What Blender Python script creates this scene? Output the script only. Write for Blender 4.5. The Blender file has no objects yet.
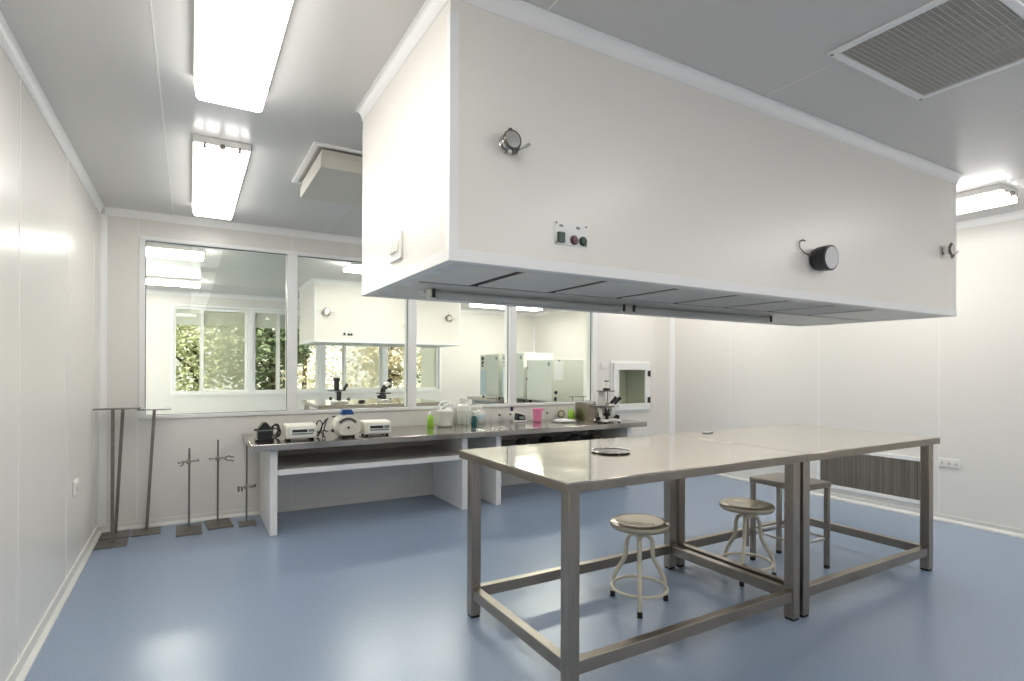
import bpy, bmesh, math, random
from mathutils import Vector, Matrix
random.seed(7)
PI = math.pi
C = bpy.context.scene.collection
scene = bpy.context.scene

# ------------------------------------------------------------------ mesh builder
class MB:
    def __init__(s):
        s.v = []; s.f = []; s.m = []
    def add(s, vs, fs, m=0):
        o = len(s.v); s.v += [tuple(p) for p in vs]
        for f in fs:
            s.f.append([i + o for i in f]); s.m.append(m)
        return s
    def box(s, x0, y0, z0, x1, y1, z1, m=0):
        x0, x1 = min(x0, x1), max(x0, x1); y0, y1 = min(y0, y1), max(y0, y1); z0, z1 = min(z0, z1), max(z0, z1)
        vs = [(x0,y0,z0),(x1,y0,z0),(x1,y1,z0),(x0,y1,z0),(x0,y0,z1),(x1,y0,z1),(x1,y1,z1),(x0,y1,z1)]
        return s.add(vs, [(3,2,1,0),(4,5,6,7),(0,1,5,4),(1,2,6,5),(2,3,7,6),(3,0,4,7)], m)
    def obox(s, c, size, M=None, m=0):
        a, b, d = [q/2 for q in size]
        M = M or Matrix.Identity(3); c = Vector(c)
        vs = [c + M @ Vector(p) for p in [(-a,-b,-d),(a,-b,-d),(a,b,-d),(-a,b,-d),(-a,-b,d),(a,-b,d),(a,b,d),(-a,b,d)]]
        return s.add(vs, [(3,2,1,0),(4,5,6,7),(0,1,5,4),(1,2,6,5),(2,3,7,6),(3,0,4,7)], m)
    def loft(s, rings, m=0, cap=True, closed=False):
        n = len(rings[0]); vs = [p for r in rings for p in r]; fs = []
        k = len(rings)
        for i in range(k if closed else k-1):
            a = i*n; b = ((i+1) % k)*n
            for j in range(n):
                j2 = (j+1) % n
                fs.append((a+j, a+j2, b+j2, b+j))
        if cap and not closed:
            fs.append(tuple(range(n-1, -1, -1))); fs.append(tuple(range((k-1)*n, k*n)))
        return s.add(vs, fs, m)
    def cyl(s, p0, p1, r0, r1=None, n=16, m=0):
        r1 = r0 if r1 is None else r1
        p0 = Vector(p0); p1 = Vector(p1); d = (p1-p0).normalized()
        a = d.orthogonal().normalized(); b = d.cross(a)
        ring = lambda p, r: [p + (a*math.cos(2*PI*i/n) + b*math.sin(2*PI*i/n))*r for i in range(n)]
        return s.loft([ring(p0, r0), ring(p1, r1)], m)
    def tube(s, pts, r, n=10, m=0, closed=False):
        pts = [Vector(p) for p in pts]; k = len(pts); rings = []
        a = None
        for i, p in enumerate(pts):
            if closed: d = (pts[(i+1) % k] - pts[i-1]).normalized()
            elif i == 0: d = (pts[1]-p).normalized()
            elif i == k-1: d = (p-pts[i-1]).normalized()
            else: d = (pts[i+1]-pts[i-1]).normalized()
            if a is None: a = d.orthogonal().normalized()
            else:
                a = (a - d*a.dot(d))
                a = a.normalized() if a.length > 1e-6 else d.orthogonal().normalized()
            b = d.cross(a)
            rr = r[i] if isinstance(r, (list, tuple)) else r
            rings.append([p + (a*math.cos(2*PI*j/n) + b*math.sin(2*PI*j/n))*rr for j in range(n)])
        return s.loft(rings, m, cap=not closed, closed=closed)
    def lathe(s, prof, c=(0,0,0), n=24, M=None, m=0, cap=True):
        M = M or Matrix.Identity(3); c = Vector(c)
        rings = [[c + M @ Vector((max(r, 1e-4)*math.cos(2*PI*i/n), max(r, 1e-4)*math.sin(2*PI*i/n), z)) for i in range(n)] for r, z in prof]
        return s.loft(rings, m, cap)
    def prism(s, poly, axis, a, b, m=0):
        # poly in the two other axes, in xyz order
        def P(q, t):
            return {'x': (t, q[0], q[1]), 'y': (q[0], t, q[1]), 'z': (q[0], q[1], t)}[axis]
        return s.loft([[P(q, a) for q in poly], [P(q, b) for q in poly]], m)
    def rectloops(s, x0, y0, x1, y1, prof, m=0, cap=False):
        rings = [[(x0-o,y0-o,z),(x1+o,y0-o,z),(x1+o,y1+o,z),(x0-o,y1+o,z)] for o, z in prof]
        return s.loft(rings, m, cap=cap)
    def frame(s, axis, t0, t1, a0, b0, a1, b1, w, m=0):
        # rectangular frame in the plane normal to axis
        def bx(p, q, r, u):
            if axis == 'y': s.box(p, t0, q, r, t1, u, m)
            elif axis == 'x': s.box(t0, p, q, t1, r, u, m)
            else: s.box(p, q, t0, r, u, t1, m)
        bx(a0, b0, a1, b0+w); bx(a0, b1-w, a1, b1); bx(a0, b0+w, a0+w, b1-w); bx(a1-w, b0+w, a1, b1-w)
        return s
    def mesh(s, name, mats, off=(0,0,0), smooth=True):
        me = bpy.data.meshes.new(name)
        ox, oy, oz = off
        me.from_pydata([(x-ox, y-oy, z-oz) for x, y, z in s.v], [], s.f)
        for mt in mats: me.materials.append(mt)
        me.polygons.foreach_set('material_index', s.m)
        bm = bmesh.new(); bm.from_mesh(me)
        bmesh.ops.recalc_face_normals(bm, faces=bm.faces)
        for f in bm.faces: f.smooth = smooth
        for e in bm.edges:
            if len(e.link_faces) == 2 and e.calc_face_angle(0) > 0.62: e.smooth = False
        bm.to_mesh(me); bm.free(); me.update()
        return me

def obj(name, mb, mats, parent=None, off=(0,0,0), bevel=0, smooth=True):
    mats = mats if isinstance(mats, (list, tuple)) else [mats]
    o = bpy.data.objects.new(name, mb.mesh(name, mats, off, smooth)); C.objects.link(o)
    if parent is not None: o.parent = parent
    if bevel:
        b = o.modifiers.new('bevel', 'BEVEL'); b.width = bevel; b.segments = 2; b.limit_method = 'ANGLE'; b.angle_limit = 0.7
    return o
def thing(name, label, cat, loc=(0,0,0), rotz=0, group=None):
    o = bpy.data.objects.new(name, None); C.objects.link(o); o.empty_display_size = .05
    o.location = loc; o.rotation_euler = (0,0,rotz)
    o['label'] = label; o['category'] = cat
    if group: o['group'] = group
    return o
class T:
    """a thing whose parts are given in world coordinates (or local, when local=True)"""
    def __init__(s, name, label, cat, loc, rotz=0, group=None, local=False):
        s.root = thing(name, label, cat, loc, rotz, group); s.off = (0,0,0) if local else loc
    def part(s, name, mb, mats, parent=None, bevel=0, label=None):
        o = obj(name, mb, mats, parent or s.root, s.off, bevel)
        if label: o['label'] = label
        return o
def tag(o, label, cat, group=None):
    o['label'] = label; o['category'] = cat
    if group: o['group'] = group
    return o
def struct(name, mb, mats, parent=None, bevel=0):
    o = obj(name, mb, mats, parent, bevel=bevel)
    if parent is None: o['kind'] = 'structure'
    return o
def dup(root, loc, rotz, label, group=None):
    r = root.copy(); C.objects.link(r); r.location = loc; r.rotation_euler = (0,0,rotz); r['label'] = label
    if group: r['group'] = group
    for ch in list(root.children):
        c = ch.copy(); C.objects.link(c); c.parent = r
        for g in list(ch.children):
            d = g.copy(); C.objects.link(d); d.parent = c
    return r

# ------------------------------------------------------------------ materials
def lin(c):
    return tuple(((v/255)/12.92 if v/255 <= .04045 else ((v/255+.055)/1.055)**2.4) for v in c)
def mat(name, rgb, rough=.5, metal=0., spec=.5, noise=0, nscale=20, bump=0, bscale=30, stretch=None, rvar=0, coat=0):
    m = bpy.data.materials.new(name); m.use_nodes = True
    nt = m.node_tree; b = nt.nodes['Principled BSDF']; L = nt.links.new
    col = lin(rgb)
    b.inputs['Base Color'].default_value = (*col, 1); b.inputs['Roughness'].default_value = rough
    b.inputs['Metallic'].default_value = metal; b.inputs['Specular IOR Level'].default_value = spec
    b.inputs['Coat Weight'].default_value = coat; b.inputs['Coat Roughness'].default_value = .08
    if noise or bump or rvar:
        tc = nt.nodes.new('ShaderNodeTexCoord'); mp = nt.nodes.new('ShaderNodeMapping')
        L(tc.outputs['Object'], mp.inputs['Vector'])
        if stretch: mp.inputs['Scale'].default_value = stretch
        if noise or rvar:
            n = nt.nodes.new('ShaderNodeTexNoise'); n.inputs['Scale'].default_value = nscale; n.inputs['Detail'].default_value = 4
            L(mp.outputs['Vector'], n.inputs['Vector'])
            if noise:
                r = nt.nodes.new('ShaderNodeValToRGB')
                r.color_ramp.elements[0].position = .3; r.color_ramp.elements[1].position = .7
                r.color_ramp.elements[0].color = (*[max(0, q*(1-noise)) for q in col], 1)
                r.color_ramp.elements[1].color = (*[min(1, q*(1+noise)) for q in col], 1)
                L(n.outputs['Fac'], r.inputs['Fac']); L(r.outputs['Color'], b.inputs['Base Color'])
            if rvar:
                mr = nt.nodes.new('ShaderNodeMapRange')
                mr.inputs['To Min'].default_value = max(.02, rough-rvar); mr.inputs['To Max'].default_value = rough+rvar
                L(n.outputs['Fac'], mr.inputs['Value']); L(mr.outputs['Result'], b.inputs['Roughness'])
        if bump:
            n2 = nt.nodes.new('ShaderNodeTexNoise'); n2.inputs['Scale'].default_value = bscale; n2.inputs['Detail'].default_value = 3
            L(mp.outputs['Vector'], n2.inputs['Vector'])
            bp = nt.nodes.new('ShaderNodeBump'); bp.inputs['Strength'].default_value = bump; bp.inputs['Distance'].default_value = .01
            L(n2.outputs['Fac'], bp.inputs['Height']); L(bp.outputs['Normal'], b.inputs['Normal'])
    return m
def veil(name, rgb, f):
    m = bpy.data.materials.new(name); m.use_nodes = True; nt = m.node_tree; nt.nodes.clear(); L = nt.links.new
    o = nt.nodes.new('ShaderNodeOutputMaterial'); mx = nt.nodes.new('ShaderNodeMixShader')
    t = nt.nodes.new('ShaderNodeBsdfTransparent'); d = nt.nodes.new('ShaderNodeBsdfTranslucent')
    d.inputs['Color'].default_value = (*rgb, 1); mx.inputs['Fac'].default_value = f
    L(t.outputs['BSDF'], mx.inputs[1]); L(d.outputs['BSDF'], mx.inputs[2]); L(mx.outputs['Shader'], o.inputs['Surface'])
    return m
def glass(name, tint, refl=.0, rough=.0, alpha=1.0):
    m = bpy.data.materials.new(name); m.use_nodes = True; nt = m.node_tree; nt.nodes.clear(); L = nt.links.new
    o = nt.nodes.new('ShaderNodeOutputMaterial'); mx = nt.nodes.new('ShaderNodeMixShader')
    t = nt.nodes.new('ShaderNodeBsdfTransparent'); g = nt.nodes.new('ShaderNodeBsdfGlossy'); fr = nt.nodes.new('ShaderNodeFresnel')
    t.inputs['Color'].default_value = (*tint, 1); g.inputs['Roughness'].default_value = rough; g.inputs['Color'].default_value = (1,1,1,1)
    fr.inputs['IOR'].default_value = 1.27
    ge = nt.nodes.new('ShaderNodeNewGeometry'); ma = nt.nodes.new('ShaderNodeMath'); ma.operation = 'MULTIPLY_ADD'
    mb_ = nt.nodes.new('ShaderNodeMath'); mb_.operation = 'MULTIPLY'
    ma.inputs[1].default_value = -1; ma.inputs[2].default_value = 1; L(ge.outputs['Backfacing'], ma.inputs[0])
    L(fr.outputs['Fac'], mb_.inputs[0]); L(ma.outputs[0], mb_.inputs[1])      # only the entry face of the sheet reflects
    L(mb_.outputs[0], mx.inputs['Fac']); L(t.outputs['BSDF'], mx.inputs[1]); L(g.outputs['BSDF'], mx.inputs[2]); L(mx.outputs['Shader'], o.inputs['Surface'])
    return m
def emit(name, rgb, strength):
    m = bpy.data.materials.new(name); m.use_nodes = True; nt = m.node_tree; b = nt.nodes['Principled BSDF']
    b.inputs['Base Color'].default_value = (.85,.85,.85,1); b.inputs['Roughness'].default_value = .3
    b.inputs['Emission Color'].default_value = (*rgb, 1); b.inputs['Emission Strength'].default_value = strength
    return m

M = {}
M['wall'] = mat('painted_panel', (231,227,220), .26, bump=.02, bscale=2.2, spec=.5)
M['wallseam'] = mat('panel_joint', (236,233,228), .3)
M['ceil'] = mat('ceiling_panel', (208,206,202), .28, bump=.015, bscale=2.0)
M['trim'] = mat('white_trim', (241,240,237), .3)
M['base'] = mat('cove_base', (226,224,217), .4)
M['floor'] = mat('blue_vinyl', (139,155,178), .27, spec=.8, noise=.10, nscale=140, bump=.02, bscale=260, rvar=0)
M['hood'] = mat('hood_panel', (238,233,225), .3, bump=.02, bscale=1.6)
M['white'] = mat('white_plastic', (236,235,231), .35)
M['cream'] = mat('cream_plastic', (232,229,216), .4)
M['steel'] = mat('brushed_steel', (158,150,140), .3, 1, noise=.10, nscale=9, stretch=(5,5,.35), rvar=.06)
M['steelbar'] = mat('satin_steel_bar', (154,146,135), .3, 1, noise=.10, nscale=7, rvar=.03)
M['top'] = mat('polished_steel_top', (214,207,195), .085, 1, noise=.05, nscale=5, rvar=.05, bump=.012, bscale=5)
M['bench'] = mat('steel_worktop', (186,181,173), .17, 1, noise=.08, nscale=6, rvar=.06)
M['chrome'] = mat('chrome', (226,223,218), .2, 1)
M['castiron'] = mat('grey_cast_plate', (128,124,117), .45, .8, noise=.15, nscale=40)
M['filter'] = mat('grey_filter_face', (240,235,224), .6, noise=.03, nscale=90)
M['darkgap'] = mat('black_slot', (22,22,22), .6)
M['hoodrim'] = mat('dull_zinc_rim', (230,226,216), .4, .2)
M['lensgrey'] = mat('grey_tube_glass', (205,204,198), .25)
M['black'] = mat('black_plastic', (24,24,26), .35)
M['rubber'] = mat('black_rubber', (18,18,18), .6)
M['stoolp'] = mat('stool_cream_metal', (206,198,179), .24, .0, noise=.03, nscale=8, coat=.4)
M['seatm'] = mat('stool_seat_metal', (188,178,158), .2, .55, noise=.03, nscale=6)
M['glass'] = glass('window_glass', (.965,.975,.945))
M['screen'] = veil('fly_screen', (.95,.93,.88), .32)
M['clear'] = glass('clear_glassware', (.955,.965,.955))
M['blind'] = mat('roller_blind', (226,226,218), .8)
M['green'] = mat('lime_plastic', (163,212,74), .35)
M['pink'] = mat('pink_plastic', (238,140,178), .35)
M['teal'] = mat('teal_liquid', (28,92,98), .2)
M['navy'] = mat('navy_plastic', (28,38,92), .35)
M['blue'] = mat('blue_plastic', (34,76,140), .35)
M['ltblue'] = mat('light_blue_panel', (204,220,227), .35)
M['cab'] = mat('cabinet_enamel', (222,224,212), .35)
M['cabdoor'] = mat('cabinet_door_enamel', (206,210,198), .35)
M['darkgreen'] = mat('green_rocker', (16,60,40), .35)
M['maroon'] = mat('dark_red_button', (84,38,44), .3)
M['bottlew'] = mat('white_bottle', (233,232,224), .4)
M['grille'] = mat('grille_grey', (176,169,157), .5, .4)
M['grilledark'] = mat('grille_backing', (100,95,87), .8)
M['ventslat'] = mat('vent_slat', (205,202,194), .5)
M['ventdark'] = mat('vent_filter', (112,110,104), .9)
M['diffgrey'] = mat('diffuser_panel', (212,208,197), .5)
M['brass'] = mat('dull_brass', (150,124,80), .4, .8)
M['bark'] = mat('bark', (84,70,54), .9, noise=.2, nscale=14)
M['leafa'] = mat('leaf_dark', (122,138,102), .6, noise=.5, nscale=3)
M['leafb'] = mat('leaf_pale', (196,200,162), .6, noise=.4, nscale=3)
M['leafc'] = mat('leaf_yellow', (224,214,186), .6, noise=.35, nscale=3)
M['grass'] = mat('grass_ground', (120,132,86), .9, noise=.3, nscale=4)
M['concrete'] = mat('outer_wall', (200,198,190), .8)
M['lamp'] = emit('lit_diffuser', (1.0,.985,.955), 9.5)
M['lamp3'] = emit('lit_diffuser_stronger', (1.0,.985,.955), 11.5)  # same fixture, emission set higher to balance the room's brightness
M['lamp2'] = emit('lit_diffuser_cool', (1.0,1.0,.95), 34.0)
M['ringm'] = mat('dark_clamp_steel', (122,118,112), .22, 1)
M['lidm'] = mat('dark_polished_steel', (120,116,108), .12, 1)
M['paper'] = mat('white_paper', (240,240,238), .7)
M['lensm'] = mat('spot_reflector', (176,180,186), .12, 1)
M['pumpw'] = mat('ivory_casing', (226,222,208), .4)
M['darkgrey'] = mat('dark_grey_plastic', (70,72,72), .4)
M['displ'] = mat('dark_display', (38,46,44), .2)
M['keys'] = mat('grey_keypad', (128,138,132), .5)

# ------------------------------------------------------------------ room numbers
L_, R_, B_, H_ = -.612, 5.61, 5.36, 2.546     # left wall, right wall, back wall faces, ceiling
F_ = -3.6                                      # wall behind the camera
OL, OR, OB = -1.7, 6.8, 10.7                   # the next room
WT = .10

# floor and ceiling
struct('floor', MB().box(OL-.1, F_-.1, -.12, OR+.1, OB+.12, 0), M['floor'])
mb = MB().box(OL-.1, F_-.1, H_, OR+.1, OB+.12, H_+.15)
for x in (-.12, 1.07, 2.26, 3.45, 4.64):
    mb.box(x-.003, F_, H_-.0012, x+.003, B_, H_, 1)
for y in (6.6, 8.0, 9.4):
    mb.box(OL, y-.003, H_-.0012, OR, y+.003, H_, 1)
struct('ceiling', mb, [M['ceil'], M['wallseam']])
# left, right, front walls
mb = MB().box(L_-WT, F_, 0, L_, B_+WT, H_)
for y in (-2.2, -1.13, -.1, .94, 1.97, 3.008, 4.042, 5.07):
    mb.box(L_, y-.004, .05, L_+.0015, y+.004, H_, 1)
struct('wall_left', mb, [M['wall'], M['wallseam']])
mb = MB().box(R_, F_, 0, R_+WT, B_, H_)
for y in (.1, 1.2, 2.291, 3.35, 4.44):
    mb.box(R_-.0015, y-.005, .05, R_, y+.005, H_, 1)
struct('wall_right', mb, [M['wall'], M['wallseam']])
struct('wall_front', MB().box(L_-WT, F_-.1, 0, R_+WT, F_, H_), M['wall'])
# back wall with the long inner window and the hatch opening
WX0, WX1, WZ0, WZ1 = -.356, 4.322, .875, 2.353
HX0, HX1, HZ0, HZ1 = 4.56, 5.16, .775, 1.375
mb = MB()
mb.box(OL, B_, 0, WX0, B_+WT, H_); mb.box(WX0, B_, 0, WX1, B_+WT, WZ0); mb.box(WX0, B_, WZ1, WX1, B_+WT, H_)
mb.box(WX1, B_, 0, HX0, B_+WT, H_); mb.box(HX0, B_, 0, HX1, B_+WT, HZ0); mb.box(HX0, B_, HZ1, HX1, B_+WT, H_); mb.box(HX1, B_, 0, OR, B_+WT, H_)
for x in (-.362, .80, 1.95, 3.13, 4.41, 5.28):
    mb.box(x-.004, B_-.0015, .05, x+.004, B_, WZ0-.002, 1)
    mb.box(x-.004, B_-.0015, WZ1+.002, x+.004, B_, H_, 1)
    if x < WX0 or x > 5.2: mb.box(x-.004, B_-.0015, WZ0-.002, x+.004, B_, WZ1+.002, 1)
struct('wall_back', mb, [M['wall'], M['wallseam']])
# next room's walls
struct('wall_next_left', MB().box(OL-.1, B_, 0, OL, OB+.1, H_), M['wall'])
mb = MB().box(OR, B_, 0, OR+.1, OB+.1, H_)
struct('wall_next_right', mb, M['wall'])
FWX = [-.28, .918, 2.116, 3.314, 4.512]; FZ0, FZ1 = .82, 2.34
mb = MB()
mb.box(OL, OB, 0, FWX[0], OB+.12, H_); mb.box(FWX[0], OB, 0, FWX[-1], OB+.12, FZ0); mb.box(FWX[0], OB, FZ1, FWX[-1], OB+.12, H_); mb.box(FWX[-1], OB, 0, OR, OB+.12, H_)
struct('wall_far', mb, M['wall'])

# trims
def cove(sa=.032, sz=.058, n=6):
    # hollow cornice profile (a from wall, z from ceiling)
    pts = [(0,0),(sa,0),(sa,-.005)]
    for i in range(n+1):
        q = i/n*PI/2
        pts.append((.005+(sa-.007)*(1-math.sin(q)), -.005-(sz-.009)*(1-math.cos(q))))
    pts += [(.005,-sz),(0,-sz)]
    return pts
cv = cove()
k = 1
def trim(axis, fn, a, b):
    global k
    struct('trim_%d' % k, MB().prism([fn(p) for p in cv], axis, a, b), M['trim']); k += 1
trim('y', lambda p: (L_+p[0], H_+p[1]), F_, B_)
trim('y', lambda p: (R_-p[0], H_+p[1]), F_, B_)
trim('x', lambda p: (B_-p[0], H_+p[1]), L_+.033, R_-.033)
trim('x', lambda p: (OB-p[0], H_+p[1]), OL, OR)
trim('y', lambda p: (OR-p[0], H_+p[1]), B_+WT, OB)
# corner posts (coved uprights)
for x, sg in ((L_, 1), (R_, -1)):
    poly = [(x, B_), (x, B_-.05), (x+sg*.007, B_-.05)] + [(x+sg*(.007+.043*(1-math.cos(i*PI/8))), B_-.05+.043*math.sin(i*PI/8)) for i in range(5)] + [(x+sg*.05, B_)]
    struct('trim_%d' % k, MB().prism(poly, 'z', .05, H_-.059), M['trim']); k += 1
struct('trim_%d' % k, MB().box(OR-.05, OB-.05, .0, OR, OB, H_-.056), M['trim'])
def basepoly(h=.062, t=.022):
    return [(0,0),(t,0),(t,.012),(.008,.03),(.008,h),(0,h)]
bp = basepoly()
struct('baseboard_left', MB().prism([(L_+a, z) for a, z in basepoly(.08, .026)], 'y', F_, B_), M['base'])
struct('baseboard_right', MB().prism([(R_-a, z) for a, z in bp], 'y', F_, B_), M['base'])
struct('baseboard_back', MB().prism([(B_-a, z) for a, z in bp], 'x', L_+.024, R_-.024), M['base'])

# inner window
mb = MB()
y0, y1 = B_-.012, B_+WT+.012
mb.box(WX0, y0, WZ0, WX1, y1, WZ0+.03); mb.box(WX0, y0, WZ1-.03, WX1, y1, WZ1)
mul = [(WX0, WX0+.042), (.762, .847), (1.904, 1.989), (3.079, 3.169), (WX1-.075, WX1)]
for a, b in mul: mb.box(a, y0, WZ0+.03, b, y1, WZ1-.03)
w1 = struct('window_1', mb, M['trim'], bevel=.003)
for i in range(4):
    a, b = mul[i][1], mul[i+1][0]
    struct('pane', MB().box(a+.001, B_+.035, WZ0+.031, b-.001, B_+.041, WZ1-.031), M['glass'], w1)
    struct('gasket', MB().frame('y', B_+.02, B_+.034, a+.0005, WZ0+.0305, b-.0005, WZ1-.0305, .004), M['darkgrey'], w1)
# far windows with sliding sashes and blinds
for i in range(4):
    a, b = FWX[i], FWX[i+1]
    w = struct('window_%d' % (i+2), MB().frame('y', OB-.02, OB+.10, a+.001, FZ0, b-.001, FZ1, .04), M['trim'])
    mx = a+.45 if i != 2 else a+.42
    mb = MB().frame('y', OB+.01, OB+.04, a+.043, FZ0+.042, mx+.03, FZ1-.042, .035)
    struct('sash', mb, M['trim'], w)
    struct('sash', MB().frame('y', OB+.045, OB+.075, mx-.03, FZ0+.042, b-.043, FZ1-.042, .045), M['trim'], w)
    struct('pane', MB().box(a+.079, OB+.022, FZ0+.078, mx-.006, OB+.027, FZ1-.078), M['glass'], w)
    struct('pane', MB().box(mx+.016, OB+.058, FZ0+.088, b-.089, OB+.063, FZ1-.088), M['glass'], w)
    if i in (0, 2): struct('fly_screen', MB().box(mx+.016, OB+.068, FZ0+.088, b-.089, OB+.069, FZ1-.088), M['screen'], w)
    struct('blind', MB().box(a+.045, OB+.080, 2.02, b-.045, OB+.084, FZ1-.045).box(a+.045, OB+.078, 2.0, b-.045, OB+.088, 2.02), M['blind'], w)
    if i == 3:
        struct('blind', MB().box(b-.40, OB+.088, FZ0+.045, b-.045, OB+.092, 2.0), M['blind'], w)

# ------------------------------------------------------------------ ceiling lights
def fixture(label, loc, rotz, lampmat, group):
    t = T('ceiling_light', label, 'ceiling light', loc, rotz, group, local=True)
    w, l = .142, .725
    t.part('housing', MB().box(-w, -l, -.040, w, l, 0), M['white'], bevel=.003)
    poly = [(-.136,-.0405),(.136,-.0405),(.130,-.078),(.120,-.088),(-.120,-.088),(-.130,-.078)]
    t.part('diffuser', MB().prism(poly, 'y', -l+.006, l+.02), lampmat)
    for sgn in (-1, 1):
        y = -l if sgn < 0 else l+.02
        for x in (-.085, .085):
            t.part('clip', MB().box(x-.006, y+sgn*.0005, -.058, x+.006, y+sgn*.010, -.036).box(x-.010, y+sgn*.0005, -.064, x+.010, y+sgn*.006, -.057), M['castiron'])
        t.part('cable_gland', MB().cyl((0, -l-.001 if sgn < 0 else l+.0205, -.048), (0, (-l-.022) if sgn < 0 else l+.036, -.048), .018, .014, 14), M['castiron'])
    return t.root
G1 = 'ceiling lights of the front room'; G2 = 'ceiling lights of the room behind the glass'
ya, yb = 2.015, 4.145
fx = fixture('long bright ceiling light cut by the top of the photo, above left floor', (.15, ya, H_), 0, M['lamp'], G1)
dup(fx, (.15, yb, H_), 0, 'bright ceiling light in front of the inner window, near the back wall', G1)
fx2 = fixture('ceiling light beyond the right end of the hood, by the right wall', (4.81, 2.28, H_), 0, M['lamp3'], G1)
dup(fx2, (4.81, 4.40, H_), 0, 'ceiling light hidden behind the hood near the back right corner', G1)
dup(fx, (.15, -.115, H_), 0, 'ceiling light behind the viewer on the left row', G1)
dup(fx2, (4.81, -.115, H_), 0, 'ceiling light behind the viewer on the right row', G1)
dup(fx2, (2.48, yb, H_), 0, 'ceiling light hidden behind the hood, middle row', G1)
dup(fx2, (2.48, -.30, H_), 0, 'ceiling light behind the viewer in the middle row', G1)
dup(fx, (.15, -2.25, H_), 0, 'unseen ceiling light added as fill, farthest behind the viewer on the left row', G1)  # this last row is added out of view to fill the hood front
dup(fx2, (2.48, -2.25, H_), 0, 'unseen ceiling light added as fill, farthest behind the viewer in the middle row', G1)
dup(fx2, (4.81, -2.25, H_), 0, 'unseen ceiling light added as fill, farthest behind the viewer on the right row', G1)
f2 = fixture('ceiling light through the left pane, nearer of the two seen there', (-.60, 6.82, H_), PI/2, M['lamp2'], G2)
dup(f2, (-.60, 9.2, H_), PI/2, 'ceiling light through the left pane, farther one above the far windows', G2)
dup(f2, (2.35, 6.7, H_), PI/2, 'ceiling light behind the glass in front of the smaller hood', G2)
dup(f2, (5.0, 6.9, H_), PI/2, 'ceiling light behind the glass above the row of incubators', G2)
dup(f2, (5.3, 9.3, H_), PI/2, 'ceiling light behind the glass near the far right corner', G2)

# ------------------------------------------------------------------ big hood
def clamp_fitting(t, x, y, z, s=1.0, swing=1):
    """pipe stub with a hinged clamp ring and wing nut, pointing to -y"""
    p = t.part('pipe_fitting', MB().lathe([(.040*s,0),(.040*s,.006),(.027*s,.010),(.027*s,.050*s),(.034*s,.055*s),(.034*s,.062*s),(.0,.063*s)], (x, y-.0005, z), 20, Matrix.Rotation(PI/2, 3, 'X')), M['chrome'])
    ring = [(x+.036*s*math.cos(a), y-.054*s, z+.036*s*math.sin(a)) for a in [i*2*PI/24 for i in range(24)]]
    t.part('clamp_ring', MB().tube(ring, .0085*s, 8, closed=True)
           .obox((x+.024*s, y-.054*s, z-.042*s), (.010*s,.012*s,.030*s), Matrix.Rotation(.5, 3, 'Y')).obox((x+.006*s, y-.054*s, z-.047*s), (.010*s,.012*s,.030*s), Matrix.Rotation(.15, 3, 'Y'))
           .cyl((x-.018*s, y-.054*s, z+.040*s), (x-.004*s, y-.054*s, z+.046*s), .006*s, n=10), M['ringm'], p, label='dark steel clamp ring')
    t.part('wing_nut', MB().cyl((x+.034*s, y-.056*s, z-.036*s), (x+.076*s*swing, y-.062*s, z-.008*s), .005*s, n=10)
           .obox((x+.070*s*swing, y-.062*s, z-.012*s), (.030*s,.008*s,.014*s), Matrix.Rotation(-.6, 3, 'Y')), M['chrome'], p)
def control_panel(t, x, y, z, w=.155, h=.088):
    p = t.part('control_panel', MB().box(x-w/2, y-.006, z-h/2, x+w/2, y-.0005, z+h/2), M['white'], bevel=.002, label='small white control panel')
    for sx in (-1, 1):
        for sz in (-1, 1):
            t.part('screw', MB().cyl((x+sx*(w/2-.007), y-.0062, z+sz*(h/2-.007)), (x+sx*(w/2-.007), y-.009, z+sz*(h/2-.007)), .0035, n=10), M['castiron'], p)
    t.part('rocker_switch', MB().box(x-.062, y-.015, z-.035, x-.032, y-.0062, z+.002), M['darkgreen'], p, bevel=.002, label='dark green rocker switch')
    for dx, m, lb in ((.012, 'maroon', 'dark red push button'), (.052, 'darkgreen', 'dark green push button')):
        t.part('push_button', MB().lathe([(.0175,0),(.0175,.004),(.0135,.006),(.0125,.010),(0,.011)], (x+dx, y-.0062, z-.020), 18, Matrix.Rotation(PI/2, 3, 'X')), M[m], p, label=lb)
    for dx in (-.045, .03):
        t.part('name_tag', MB().box(x+dx-.008, y-.0072, z+.022, x+dx+.008, y-.0062, z+.030), M['keys'], p)
def spotlight(t, x, y, z, s=1.0):
    d = Vector((-.02, -1, -.06)).normalized()
    c = Vector((x, y-.05*s, z))
    q = Vector((0,0,1)).rotation_difference(d).to_matrix()
    p = t.part('spot_lamp', MB().lathe([(.030*s,-.046*s),(.054*s,-.040*s),(.060*s,-.020*s),(.062*s,.020*s),(.062*s,.034*s),(.054*s,.036*s)], c, 24, q).box(x-.012*s, y-.035*s, z-.012*s, x+.012*s, y-.0005, z+.012*s), M['black'], label='black round spot lamp')
    t.part('lens', MB().lathe([(.054*s,0),(.045*s,-.006*s),(.02*s,-.016*s),(0,-.02*s)], c + d*.0375*s, 24, q), M['lensm'], p, label='silver lamp reflector')
    t.part('cable', MB().tube([(x-.035*s, y-.030*s, z+.01*s), (x-.07*s, y-.02, z+.012*s), (x-.105*s, y-.012, z+.022*s), (x-.135*s, y-.008, z+.045*s), (x-.138*s, y-.008, z+.072*s), (x-.112*s, y-.007, z+.088*s), (x-.085*s, y-.004, z+.085*s)], .003, 8), M['castiron'], p)
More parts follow.
